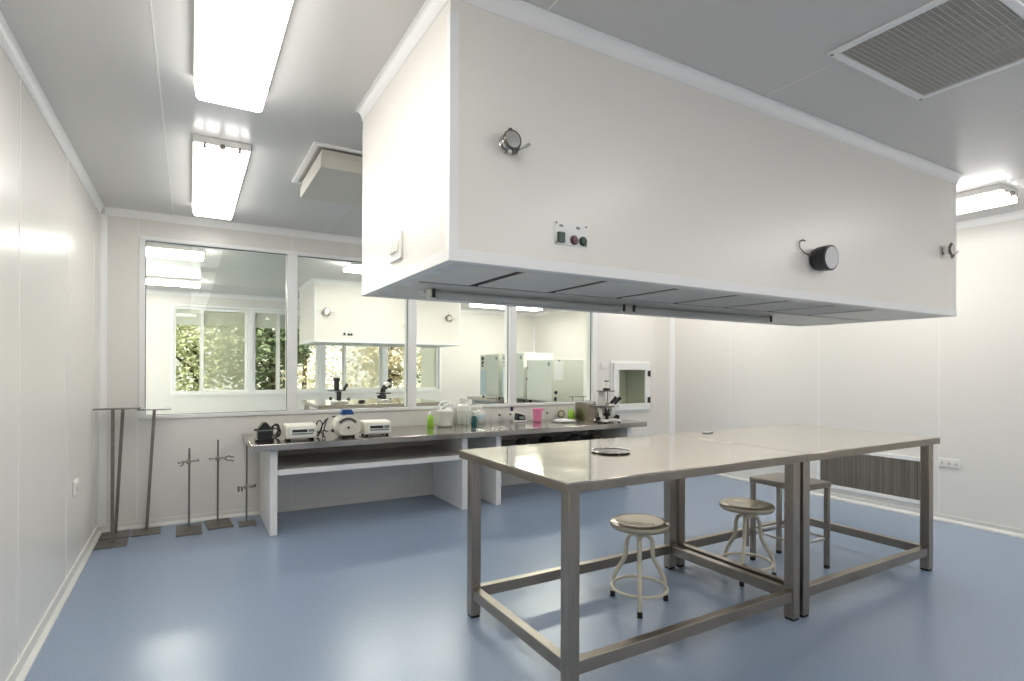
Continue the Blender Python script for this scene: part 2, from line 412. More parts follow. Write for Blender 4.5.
def hood(name, label, x0, y0, x1, y1, z0, nfil, items, cov=.10):
    t = T(name, label, 'hood', (x0, y0, z0), group=None)
    th = .05
    mb = MB().box(x0, y0, z0+.04, x1, y0+th, H_-.001).box(x0, y1-th, z0+.04, x1, y1, H_-.001).box(x0, y0+th, z0+.04, x0+th, y1-th, H_-.001).box(x1-th, y0+th, z0+.04, x1, y1-th, H_-.001)
    mb.box(x0+th, y0+th, z0+.06, x1-th, y1-th, z0+.08)
    t.part('panel_body', mb, M['hood'])
    # corner angles
    for cx, cy, sx, sy in ((x0,y0,1,1),(x1,y0,-1,1),(x0,y1,1,-1),(x1,y1,-1,-1)):
        e = .0015; g = .03
        t.part('corner_trim', MB().box(cx-sx*e, cy-sy*e, z0+.041, cx+sx*g, cy-sy*.0002, H_-.1).box(cx-sx*e, cy-sy*.0002, z0+.041, cx-sx*.0002, cy+sy*g, H_-.1), M['trim'])
    # crown cove
    n = 7; prof = [(0.0005, H_-.060)]
    for i in range(n+1):
        a = i/n*PI/2
        prof.append((.004+(cov-.004)*(1-math.cos(a)), H_-.058+.052*math.sin(a)))
    prof += [(cov, H_-.0015)]
    t.part('crown_cove', MB().rectloops(x0, y0, x1, y1, prof), M['trim'])
    # bottom band and rim
    t.part('bottom_band', MB().box(x0-.004, y0-.004, z0, x1+.004, y0+.03, z0+.04).box(x0-.004, y1-.03, z0, x1+.004, y1+.004, z0+.04).box(x0-.004, y0+.03, z0, x0+.03, y1-.03, z0+.04).box(x1-.03, y0+.03, z0, x1+.004, y1-.03, z0+.04), M['trim'], bevel=.002)
    ri = .07
    t.part('under_rim', MB().frame('z', z0+.003, z0+.012, x0+.0305, y0+.0305, x1-.0305, y1-.0305, .05), M['hoodrim'], label='grey metal rim under the hood')
    # filter panels and slots
    fy0, fy1 = y0+.085, y0+.50*(y1-y0)/1.085
    t.part('slot_backing', MB().box(x0+.0815, y0+.0815, z0+.0085, x1-.0815, fy1+.035, z0+.03), M['darkgap'])
    sl = [x0+.322*(x1-x0)/3.512+i*.397*(x1-x0)/3.512 for i in range(nfil)]
    ed = [x0+.085-.022] + sl
    for a, b in zip(ed[:-1], ed[1:]):
        t.part('filter_panel', MB().box(a+.022, fy0, z0+.004, b-.022, fy1, z0+.0083), M['filter'])
    t.part('end_plate', MB().box(sl[-1]+.022, fy0, z0+.004, x1-.083, fy1, z0+.0083), M['hoodrim'])
    t.part('rear_plate', MB().box(x0+.083, fy1+.035, z0+.004, x1-.083, y1-.083, z0+.0083), M['hoodrim'])
    return t, fy1
t, fy = hood('ceiling_hood', 'huge white box hood hanging from the ceiling over the steel tables', .718, 1.638, 4.230, 2.675, 1.645, 7, True, .032)
hd = t
control_panel(t, 1.195, 1.638, 1.787, .147, .083)
clamp_fitting(t, .925, 1.638, 2.060, .78)
spotlight(t, 2.70, 1.638, 1.848, 1.0)
clamp_fitting(t, 4.055, 1.638, 2.043, .85)
sp = t.part('switch_plate', MB().box(.706, 2.085, 1.728, .7175, 2.222, 1.838), M['white'], bevel=.003, label='white switch plate on the hood end')
for y in (2.118, 2.153, 2.188):
    t.part('rocker_switch', MB().obox((.704, y, 1.783), (.008,.026,.05), Matrix.Rotation(.12, 3, 'Y')), M['cream'], sp, bevel=.001)
# tubes under the hood
for a, b in ((.90, 2.03), (2.06, 3.28)):
    tb = t.part('tube_batten', MB().box(a, 2.335, 1.632, b, 2.40, 1.6485), M['white'], label='white lamp batten under the hood')
    t.part('lamp_tube', MB().cyl((a+.03, 2.290, 1.624), (b-.03, 2.290, 1.624), .018, n=16), M['lensgrey'], tb, label='grey unlit lamp tube')
    for x in (a+.02, b-.02):
        t.part('tube_holder', MB().box(x-.008, 2.270, 1.606, x+.008, 2.334, 1.648).cyl((x-.014, 2.290, 1.624), (x+.014, 2.290, 1.624), .020, n=14), M['cream'], tb)
        t.part('tube_clip', MB().box(x-.007, 2.262, 1.608, x+.007, 2.2695, 1.646), M['black'], tb, label='black tube clip')
for y, w in ((1.75,.05),(1.85,.09),(1.99,.07),(2.15,.10),(2.38,.08)):
    t.part('tape_patch', MB().box(.7495, y, 1.6472, .797, y+w, 1.6478), M['paper'], label='whitish tape patch on the rim')

# ------------------------------------------------------------------ ceiling grilles
t = T('ceiling_vent', 'large grey mesh return air vent in the ceiling, top right', 'vent', (2.52, 1.01, H_))
X0, X1, Y0, Y1 = 2.158, 2.885, .755, 1.262
t.part('frame', MB().frame('z', H_-.012, H_-.0005, X0, Y0, X1, Y1, .030), M['trim'], bevel=.003)
mb = MB()
x = X0+.035
while x < X1-.033:
    mb.box(x-.0011, Y0+.031, H_-.009, x+.0011, Y1-.031, H_-.0045); x += .0125
y = Y0+.04
while y < Y1-.035:
    mb.box(X0+.031, y-.001, H_-.0085, X1-.031, y+.001, H_-.005); y += .019
for q in (.25, .5, .75):
    mb.box(X0+(X1-X0)*q-.002, Y0+.031, H_-.0105, X0+(X1-X0)*q+.002, Y1-.031, H_-.004)
t.part('mesh_grid', mb, M['ventslat'])
t.part('filter', MB().box(X0+.0305, Y0+.0305, H_-.003, X1-.0305, Y1-.0305, H_-.0006), M['ventdark'])
for cx, cy in ((X0+.012,Y0+.012),(X1-.012,Y0+.012),(X0+.012,Y1-.012),(X1-.012,Y1-.012)):
    t.part('screw', MB().cyl((cx,cy,H_-.0125),(cx,cy,H_-.015), .006, n=10), M['castiron'])
t = T('air_diffuser', 'square beige air diffuser on the ceiling beside the hood', 'vent', (.96, 3.56, H_))
t.part('ceiling_frame', MB().frame('z', H_-.014, H_-.0005, .585, 3.185, 1.335, 3.935, .03), M['trim'], bevel=.002)
t.part('neck', MB().frame('z', H_-.05, H_-.0145, .64, 3.24, 1.28, 3.88, .02), M['diffgrey'])
t.part('drop_panel', MB().box(.63, 3.225, 2.425, 1.29, 3.895, 2.4955), M['diffgrey'], bevel=.003)

# ------------------------------------------------------------------ steel tables
def steel_table(label, x0, y0, x1, y1, z, lx, ly, group, loc=None, rails=True, leg=.055):
    t = T('steel_table', label, 'table', ((x0+x1)/2, (y0+y1)/2, 0), group=group)
    mb = MB().box(x0, y0, z-.006, x1, y1, z)
    t.part('tabletop', mb, M['top'], bevel=.002)
    mb = MB().frame('z', z-.042, z-.0062, x0, y0, x1, y1, .012)
    mb.box(x0+.0122, y0+.0122, z-.016, x1-.0122, y1-.0122, z-.0062)
    t.part('apron', mb, M['steelbar'], bevel=.002)
    for x in lx:
        for y in ly:
            lg = t.part('leg', MB().box(x, y, .012, x+leg, y+leg, z-.0165), M['steel'], bevel=.004)
            t.part('foot_cap', MB().box(x+.004, y+.004, 0, x+leg-.004, y+leg-.004, .0115), M['rubber'], lg)
    if rails:
        for y in ly:
            t.part('rail', MB().box(lx[0]+leg+.0005, y+.006, .10, lx[1]-.0005, y+leg-.006, .155), M['steelbar'], bevel=.003)
        for x in lx:
            t.part('rail', MB().box(x+.006, ly[0]+leg+.0005, .10, x+leg-.006, ly[1]-.0005, .155), M['steelbar'], bevel=.003)
    return t
GT = 'steel work tables under the large hood'
TZ = .867
steel_table('nearest polished steel table with the round dish on its top', 1.237, 1.705, 2.7555, 2.681, TZ, (1.265, 2.69), (1.735, 2.585), GT)
steel_table('steel table pushed against the right end of the nearest table', 2.7575, 1.705, 4.193, 2.681, TZ, (2.775, 4.125), (1.735, 2.585), GT)
# lid on the table
t = T('steel_dish', 'round dark steel dish lying on the nearest table', 'dish', (1.895, 2.235, TZ))
t.part('dish', MB().lathe([(.0,.0035),(.05,.0035),(.085,.005),(.098,.0085),(.101,.0075),(.098,.002),(.09,.0005),(0,.0005)], (1.895, 2.235, TZ), 40), M['lidm'])
t.part('rim', MB().tube([(1.895+.1*math.cos(i*2*PI/40), 2.235+.1*math.sin(i*2*PI/40), TZ+.0085) for i in range(40)], .0025, 8, closed=True), M['chrome'], label='bright metal rim')
tag(obj('white_glint', MB().obox((3.04, 2.585, TZ+.0045), (.075,.050,.008), Matrix.Rotation(.3,3,'Z')), M['paper'], bevel=.002), 'small white block standing in for a reflection near the back edge of the steel tables', 'glint')  # bright reflection on the tabletop, built as a white block

# ------------------------------------------------------------------ stools
def round_stool(label, loc, rotz, group):
    t = T('round_stool', label, 'stool', loc, rotz, group, local=True)
    t.part('seat', MB().lathe([(0,.432),(.150,.432),(.156,.428),(.160,.434),(.163,.444),(.160,.455),(.148,.463),(.125,.464),(.08,.460),(0,.458)], (0,0,0), 40), M['seatm'])
    t.part('hub', MB().lathe([(.06,.4318),(.06,.424),(.026,.418),(.026,.372),(.0,.372)], (0,0,0), 24), M['stoolp'])
    t.part('screw_post', MB().cyl((0,0,.3715), (0,0,.20), .013, n=14).cyl((0,0,.2),(0,0,.195),.017,n=14), M['steel'])
    for i in range(3):
        a = i*2*PI/3
        prof = [(.018,.382),(.040,.381),(.060,.372),(.074,.354),(.082,.325),(.085,.27),(.091,.24),(.105,.215),(.130,.175),(.150,.14),(.162,.105),(.168,.07),(.170,.02)]
        lg = t.part('leg', MB().tube([(r*math.cos(a), r*math.sin(a), z) for r, z in prof], .012, 12), M['stoolp'])
        t.part('foot_cap', MB().cyl((.170*math.cos(a), .170*math.sin(a), .0), (.1695*math.cos(a), .1695*math.sin(a), .032), .0145, .0135, 14), M['rubber'], lg, label='black rubber foot')
    t.part('foot_ring', MB().tube([(.151*math.cos(i*2*PI/48), .151*math.sin(i*2*PI/48), .098) for i in range(48)], .0085, 10, closed=True), M['stoolp'])
    return t.root
GS = 'round metal stools under the steel tables'
st = round_stool('round cream metal stool under the nearest table', (2.152, 2.292, 0), math.radians(228), GS)
dup(st, (3.022, 2.262, 0), math.radians(208), 'round cream metal stool under the farther table, beside the square stool', GS)
t = T('square_stool', 'tall square steel stool with flat top under the farther table', 'stool', (3.47, 2.275, 0))
x0, x1, y0, y1, z = 3.312, 3.632, 2.085, 2.46, .567
t.part('seat', MB().box(x0, y0, z-.006, x1, y1, z).frame('z', z-.035, z-.0061, x0, y0, x1, y1, .012), M['steelbar'], bevel=.002)
for x in (x0+.003, x1-.031):
    for y in (y0+.003, y1-.031):
        lg = t.part('leg', MB().box(x, y, .022, x+.028, y+.028, z-.0355), M['steel'], bevel=.002)
        t.part('foot_cap', MB().box(x+.001, y+.001, 0, x+.027, y+.027, .0215), M['rubber'], lg, label='black rubber foot')
for x in (x0+.011, x1-.023):
    t.part('stretcher', MB().box(x, y0+.0315, .19, x+.012, y1-.0315, .205), M['chrome'])
for y in (y0+.011, y1-.023):
    t.part('stretcher', MB().box(x0+.0315, y, .19, x1-.0315, y+.012, .205), M['chrome'])

# ------------------------------------------------------------------ wall benches
BZ = .716
def wall_bench(label, x0, x1, px, group):
    t = T('lab_bench', label, 'bench', ((x0+x1)/2, 4.95, 0), group=group)
    t.part('worktop', MB().box(x0, 4.541, BZ-.05, x1, B_-.003, BZ), M['bench'], bevel=.004)
    for x in px:
        t.part('side_panel', MB().box(x, 4.617, .0, x+.055, B_-.026, BZ-.0505), M['trim'], bevel=.003)
    t.part('shelf', MB().box(px[0]+.0555, 4.617, .46, px[1]-.0005, B_-.003, .505), M['trim'], bevel=.003)
    return t
wall_bench('left steel topped bench under the window carrying the white boxes', .401, 2.383, (.535, 2.162), 'benches along the back wall')
wall_bench('right steel topped bench under the window, ending by the hatch', 2.386, 4.367, (2.515, 4.15), 'benches along the back wall')
# things on the shelf of the right bench
for i, (x, m, r, lb) in enumerate(((2.95,'darkgrey',.06,'left dark hose coil on the shelf under the right bench'),(3.25,'black',.075,'larger black hose coil in the middle of the bench shelf'),(3.62,'darkgrey',.065,'dark hose coil on the shelf, right of the black coil'),(3.9,'castiron',.05,'small grey hose coil at the right end of the shelf'))):
    pts = [(x+(r-.012*(j//24)*.3)*math.cos(j*2*PI/24), 4.86+(r-.012*(j//24)*.3)*math.sin(j*2*PI/24), .5155+.017*(j/24)) for j in range(24*3+8)]
    tag(obj('hose_coil', MB().tube(pts, .009, 8), M[m]), lb, 'hose', 'hose coils on the bench shelf')

# ------------------------------------------------------------------ bench-top apparatus
# black octagonal motor
t = T('black_motor', 'black rounded motor unit at the left end of the bench', 'motor', (.513, 4.79, BZ))
def oct_prism(w, h, z, ch, y0, y1, x, m=0, mb=None):
    mb = mb or MB()
    poly = [(x-w/2,z),(x+w/2,z),(x+w/2,z+h-ch),(x+w/2-ch*.75,z+h),(x-w/2+ch*.75,z+h),(x-w/2,z+h-ch)]
    return mb.prism(poly, 'y', y0, y1, m)
t.part('base', MB().box(.447, 4.735, BZ+.0005, .579, 4.86, BZ+.018), M['black'], bevel=.004)
t.part('casing', oct_prism(.104, .128, BZ+.0185, .05, 4.745, 4.85, .515), M['black'], bevel=.004)
t.part('grey_band', MB().box(.465, 4.7435, BZ+.082, .565, 4.7448, BZ+.090), M['keys'], label='thin grey stripe')
t.part('knob', MB().cyl((.4625,4.79,BZ+.09),(.438,4.79,BZ+.09), .009, n=12), M['maroon'], label='small dark red knob')
# cable bundles
def bundle(name, label, cx, cy, w, h, n, r, seed, group=None):
    rnd = random.Random(seed); mb = MB()
    for i in range(n):
        pts = []; ph = rnd.uniform(0, 6.28); a = rnd.uniform(.6, 1)
        for j in range(17):
            u = j/16*2*PI
            pts.append((cx + w*.5*a*math.cos(u+ph)*(.8+.2*math.sin(2*u)), cy + .05*math.sin(u*1+i) + .012*i - .03, BZ + r + .001 + (h*.5*a)*(1+math.sin(u+ph))*(.9)))
        mb.tube(pts, r, 7)
    return tag(obj(name, mb, M['black']), label, 'cable', group)
bundle('cable_bundle', 'dark tangled cable between the black motor and the white controller', .615, 4.97, .08, .13, 4, .006, 3, 'loose cables on the bench')
t = T('power_cables', 'black looping cables between white controller and white pump', 'cable', (.97, 4.75, BZ), group='loose cables on the bench')
mb = MB()
mb.tube([(0.908,4.80,BZ+.10),(0.921,4.80,BZ+.135),(0.938,4.79,BZ+.145),(0.956,4.78,BZ+.12),(0.948,4.77,BZ+.075),(0.928,4.76,BZ+.05),(0.913,4.76,BZ+.045)], .0055, 8)
mb.tube([(0.911,4.75,BZ+.05),(0.930,4.74,BZ+.06),(0.951,4.72,BZ+.03),(0.961,4.69,BZ+.006)], .005, 8)
mb.tube([(0.921,4.83,BZ+.008),(0.941,4.81,BZ+.04),(0.956,4.79,BZ+.10),(0.981,4.77,BZ+.15),(0.998,4.76,BZ+.155)], .0055, 8)
mb.tube([(0.946,4.72,BZ+.006),(0.956,4.73,BZ+.06),(0.971,4.74,BZ+.12),(0.991,4.75,BZ+.165)], .005, 8)
mb.tube([(0.935,4.86,BZ+.006),(0.956,4.84,BZ+.05),(0.976,4.80,BZ+.06),(0.993,4.76,BZ+.05)], .0055, 8)
t.part('cord', mb, M['black'])
# controllers
def controller(label, x, y, group):
    t = T('controller_box', label, 'controller', (x, y, BZ), group=group)
    w, d, h = .235, .19, .125
    x0, x1 = x-w/2, x+w/2
    poly = [(y, BZ+.014),(y+d, BZ+.014),(y+d, BZ+h-.012),(y+d-.012, BZ+h),(y+.035, BZ+h),(y+.012, BZ+h-.014)]
    t.part('casing', MB().prism(poly, 'x', x0, x1), M['pumpw'], bevel=.008)
    n = Vector((0, -.97, .14)); 
    sl = math.atan2(.012, .097); Mx = Matrix.Rotation(-sl, 3, 'X')
    cy = y+.0055; cz = BZ+.062
    fp = t.part('front_plate', MB().obox((x+.008, cy-.002, cz), (.196, .005, .078), Mx), M['white'], bevel=.002, label='white front plate')
    t.part('display', MB().obox((x-.012, cy-.0050, cz+.014), (.115, .003, .022), Mx), M['displ'], fp, label='black display strip')
    t.part('keypad', MB().obox((x+.077, cy-.0050, cz+.014), (.045, .003, .022), Mx).obox((x+.01, cy-.0065, cz-.010), (.165, .003, .012), Mx), M['keys'], fp, label='grey key strip')
    for sx in (-1, 1):
        for yy in (y+.03, y+d-.03):
            t.part('foot', MB().cyl((x+sx*.09, yy, BZ), (x+sx*.09, yy, BZ+.0135), .012, n=12), M['rubber'], label='black rubber foot')
    return t
controller('left white controller box with long black display', .775, 4.68, 'white controllers on the bench')
controller('right white controller box with grey display, beside the pump', 1.40, 4.69, 'white controllers on the bench')
# pump
t = T('peristaltic_pump', 'round ivory pump with blue handle top between the two controllers', 'pump', (1.145, 4.72, BZ))
px, py = 1.145, 4.72
poly = []
for i in range(21):
    a = PI*i/20
    poly.append((px+.105*math.cos(a), BZ+.082+.105*math.sin(a)))
poly += [(px-.105, BZ+.06), (px-.075, BZ+.016), (px+.075, BZ+.016), (px+.105, BZ+.06)]
t.part('pump_body', MB().prism(poly, 'y', py-.02, py+.11), M['pumpw'], bevel=.006)
arc = lambda r0, r1, a0, a1: [(px+r1*math.cos(a0+(a1-a0)*i/14), BZ+.072+r1*math.sin(a0+(a1-a0)*i/14)) for i in range(15)] + [(px+r0*math.cos(a1-(a1-a0)*i/14), BZ+.072+r0*math.sin(a1-(a1-a0)*i/14)) for i in range(15)]
t.part('tube_channel', MB().prism(arc(.074, .092, .65, PI-.65), 'y', py-.028, py-.0205), M['darkgrey'], label='dark tube channel arch')
t.part('front_cover', MB().prism([(px-.07,BZ+.03),(px-.03,BZ+.018),(px+.03,BZ+.018),(px+.07,BZ+.03),(px+.085,BZ+.07),(px+.045,BZ+.115),(px,BZ+.132),(px-.045,BZ+.115),(px-.085,BZ+.07)], 'y', py-.045, py-.0285), M['pumpw'], bevel=.004)
t.part('hub_screw', MB().cyl((px,py-.0455,BZ+.085),(px,py-.052,BZ+.085), .009, n=14), M['black'], label='black centre screw')
t.part('handle', MB().prism([(px-.058,BZ+.19),(px+.058,BZ+.19),(px+.036,BZ+.232),(px-.036,BZ+.232)], 'y', py-.01, py+.06), M['blue'], bevel=.005, label='blue handle on top')
t.part('tube_clip', MB().box(px-.125, py-.01, BZ+.172, px-.10, py+.01, BZ+.182), M['black'])
t.part('foot_plate', MB().box(px-.055, py-.035, BZ+.0005, px+.055, py+.10, BZ+.0155), M['black'], label='black base plate')
t.part('outlet', MB().cyl((px-.106,py+.02,BZ+.06),(px-.128,py+.02,BZ+.055), .015, .01, 14), M['black'], label='black side outlet')
# bottles and vessels
def lathe_thing(name, label, cat, x, y, body, mats, extra=(), group=None):
    t = T(name, label, cat, (x, y, BZ), group=group)
    t.part('body', MB().lathe(body, (x, y, BZ+.0005), 24), mats)
    for nm, pr, m, lb in extra:
        t.part(nm, MB().lathe(pr, (x, y, BZ+.0005), 20), M[m], label=lb)
    return t
lathe_thing('squeeze_bottle', 'small lime green squeeze bottle with white cap', 'bottle', 2.05, 5.12, [(0,0),(.030,0),(.033,.006),(.033,.085),(.028,.105),(.022,.118),(.020,.125),(0,.125)], M['green'], [('cap', [(.021,.1255),(.021,.145),(.008,.150),(.006,.172),(0,.172)], 'white', 'white cap')])
t = T('white_bucket', 'round white lidded bucket with a folded cloth on top', 'bucket', (2.205, 5.13, BZ))
t.part('tub', MB().lathe([(0,0),(.068,0),(.076,.008),(.080,.06),(.081,.135),(.083,.139),(.083,.146),(.078,.147),(0,.147)], (2.205,5.13,BZ+.0005), 32), M['bottlew'])
t.part('lid', MB().lathe([(.084,.1475),(.084,.156),(.070,.172),(.04,.186),(0,.188)], (2.205,5.13,BZ+.0005), 32), M['white'])
t.part('bail_handle', MB().tube([(2.13,5.11,BZ+.158),(2.132,5.105,BZ+.21),(2.15,5.10,BZ+.242),(2.20,5.10,BZ+.247),(2.25,5.10,BZ+.242),(2.278,5.105,BZ+.21),(2.28,5.11,BZ+.158)], .012, 10), M['white'])
t.part('grip', MB().tube([(2.155,5.09,BZ+.185),(2.175,5.08,BZ+.195),(2.205,5.075,BZ+.215),(2.25,5.08,BZ+.228)], .016, 10), M['bottlew'])
t = T('glass_jar', 'clear square glass jar between white bucket and teal bottle', 'jar', (2.405, 5.10, BZ))
t.part('jar_wall', MB().rectloops(2.337, 5.04, 2.473, 5.16, [(0,BZ+.0005),(0,BZ+.145),(-.004,BZ+.145),(-.004,BZ+.006)]), M['clear'])
t.part('rim', MB().frame('z', BZ+.1455, BZ+.151, 2.336, 5.039, 2.474, 5.161, .008), M['clear'])
for i, (dx, dy, h) in enumerate(((-.035,.02,.11),(-.01,-.02,.12),(.02,.02,.10),(.04,-.015,.115))):
    t.part('glass_rod', MB().cyl((2.405+dx,5.10+dy,BZ+.007),(2.405+dx*1.15,5.10+dy,BZ+h), .006, n=10), M['white' if i % 2 else 'cream'])
lathe_thing('white_bottle', 'tall white bottle with square cap standing behind the glass jar', 'bottle', 2.48, 5.27, [(0,0),(.066,0),(.072,.006),(.072,.17),(.068,.19),(.045,.207),(.030,.215),(0,.215)], M['bottlew'], [('cap', [(.040,.2155),(.040,.268),(.036,.272),(0,.272)], 'cream', None)])
lathe_thing('teal_bottle', 'small bottle of dark teal liquid with a white cap', 'bottle', 2.50, 5.06, [(0,0),(.028,0),(.030,.005),(.030,.075),(.024,.09),(.014,.098),(0,.098)], M['teal'], [('cap', [(.016,.0985),(.022,.10),(.022,.14),(.018,.145),(0,.145)], 'white', 'white cap')])
lathe_thing('white_bottle', 'squat white bottle with pale blue label right of the teal bottle', 'bottle', 2.665, 5.25, [(0,0),(.050,0),(.054,.006),(.054,.105),(.048,.128),(.030,.14),(.026,.148),(0,.148)], M['bottlew'], [('cap', [(.030,.1485),(.030,.175),(.01,.178),(.008,.19),(0,.19)], 'cream', None), ('sticker', [(.0546,.04),(.0550,.042),(.0550,.09),(.0546,.092)], 'ltblue', 'pale blue sticker band')])
# small glassware
flask = [(0,0),(.026,0),(.028,.004),(.024,.02),(.010,.05),(.009,.075),(.012,.08),(.0085,.08)]
vial = [(0,0),(.012,0),(.013,.003),(.013,.06),(.009,.066),(.009,.075),(0,.075)]
for i, (x, y, kk, lb) in enumerate(((2.79,5.25,'f','tiny glass flask next to the squat white bottle'),(2.86,5.18,'v','small glass vial with dark cap, left of the other'),(2.93,5.26,'f','tiny glass flask left of the dark wash bottle'),(3.00,5.19,'v','small glass vial with dark cap near the dark meter'),(3.42,5.14,'f','tiny glass flask right of the pink beaker'),(3.47,5.18,'v','small dark capped vial between pink beaker and white tray'))):
    t = T('flask' if kk == 'f' else 'vial', lb, 'glassware', (x, y, BZ), group='small glassware along the back of the bench')
    t.part('glass_body', MB().lathe(flask if kk == 'f' else vial, (x, y, BZ+.0005), 16, cap=True), M['clear'])
    t.part('stopper', MB().lathe([(.010,.0815),(.011,.098),(0,.098)] if kk == 'f' else [(.011,.0755),(.011,.095),(0,.095)], (x, y, BZ+.0005), 12), M['cream'] if kk == 'f' else M['darkgrey'])
lathe_thing('wash_bottle', 'slim white wash bottle with navy cap behind the dark meter', 'bottle', 3.075, 5.29, [(0,0),(.024,0),(.026,.004),(.026,.09),(.018,.105),(.012,.112),(0,.112)], M['bottlew'], [('cap', [(.015,.1125),(.017,.135),(.02,.14),(.018,.158),(0,.16)], 'navy', 'navy blue cap')])
t = T('bench_meter', 'small dark meter on a white tray left of the pink beaker', 'meter', (3.105, 5.17, BZ))
t.part('tray', MB().box(3.05, 5.11, BZ+.0005, 3.165, 5.22, BZ+.022), M['white'], bevel=.004)
t.part('body', MB().prism([(3.052,BZ+.0225),(3.155,BZ+.0225),(3.148,BZ+.072),(3.10,BZ+.088),(3.062,BZ+.098)], 'y', 5.125, 5.20), M['displ'], bevel=.003)
t.part('screen', MB().box(3.075, 5.122, BZ+.035, 3.14, 5.1248, BZ+.065), M['keys'], label='grey screen')
t = T('pink_beaker', 'translucent pink plastic beaker at the back of the bench', 'beaker', (3.295, 5.11, BZ))
t.part('cup', MB().lathe([(0,0),(.042,0),(.046,.005),(.052,.13),(.055,.145),(.052,.146),(.047,.13),(.041,.01),(0,.008)], (3.295,5.11,BZ+.0005), 28), M['pink'])
t.part('spout', MB().prism([(3.33,5.10),(3.362,5.085),(3.338,5.125)], 'z', BZ+.120, BZ+.1455), M['pink'])
t = T('desk_gauge', 'small round brass dial standing against the wall behind the white tray', 'gauge', (3.76, 5.315, BZ))
t.part('dial_case', MB().lathe([(.042,0),(.044,.004),(.044,.02),(.041,.024),(.037,.022),(.034,.016),(0,.016)], (3.76,5.33,BZ+.055), 28, Matrix.Rotation(PI/2,3,'X')), M['brass'])
t.part('dial_face', MB().lathe([(.033,.0165),(0,.0166)], (3.76,5.33,BZ+.055), 24, Matrix.Rotation(PI/2,3,'X')), M['cream'], label='pale dial face')
t.part('stand', MB().box(3.73, 5.30, BZ+.0005, 3.79, 5.342, BZ+.008), M['castiron'])
t = T('spray_bottle', 'lime green spray bottle standing behind the white tray', 'bottle', (3.82, 5.20, BZ))
t.part('body', MB().lathe([(0,0),(.040,0),(.044,.006),(.042,.05),(.034,.085),(.022,.108),(.015,.115),(0,.115)], (3.82,5.20,BZ+.0005), 24), M['green'])
sh = t.part('spray_head', MB().prism([(3.79,BZ+.116),(3.85,BZ+.116),(3.855,BZ+.13),(3.83,BZ+.158),(3.775,BZ+.165),(3.77,BZ+.15),(3.795,BZ+.14)], 'y', 5.186, 5.214), M['white'], bevel=.003, label='white spray head')
t.part('trigger', MB().tube([(3.79,5.20,BZ+.139),(3.777,5.20,BZ+.125),(3.772,5.20,BZ+.10)], .004, 8), M['green'], sh)
t = T('paper_stack', 'white tray of papers lying at the right part of the bench', 'tray', (3.52, 4.90, BZ))
t.part('tray', MB().rectloops(3.42, 4.84, 3.64, 5.03, [(-.01,BZ+.0005),(0,BZ+.016),(-.003,BZ+.016),(-.013,BZ+.004)], cap=True), M['white'])
t.part('paper', MB().obox((3.53, 4.935, BZ+.0215), (.18,.15,.009), Matrix.Rotation(.12,3,'Z')).obox((3.51, 4.94, BZ+.030), (.11,.12,.008), Matrix.Rotation(-.2,3,'Z')), M['paper'])
t = T('steel_shield', 'grey steel splash box standing at the right end behind the microscope', 'shield', (3.85, 5.0, BZ))
t.part('front_panel', MB().box(3.90, 4.86, BZ+.0005, 4.16, 4.868, BZ+.185), M['bench'])
t.part('side_panel', MB().box(3.892, 4.86, BZ+.0005, 3.8995, 5.22, BZ+.185), M['steel'])
t.part('side_panel', MB().box(4.1605, 4.86, BZ+.0005, 4.168, 5.22, BZ+.185), M['steel'])
t.part('top_rim', MB().frame('z', BZ+.1855, BZ+.192, 3.892, 4.86, 4.168, 5.22, .008), M['castiron'])

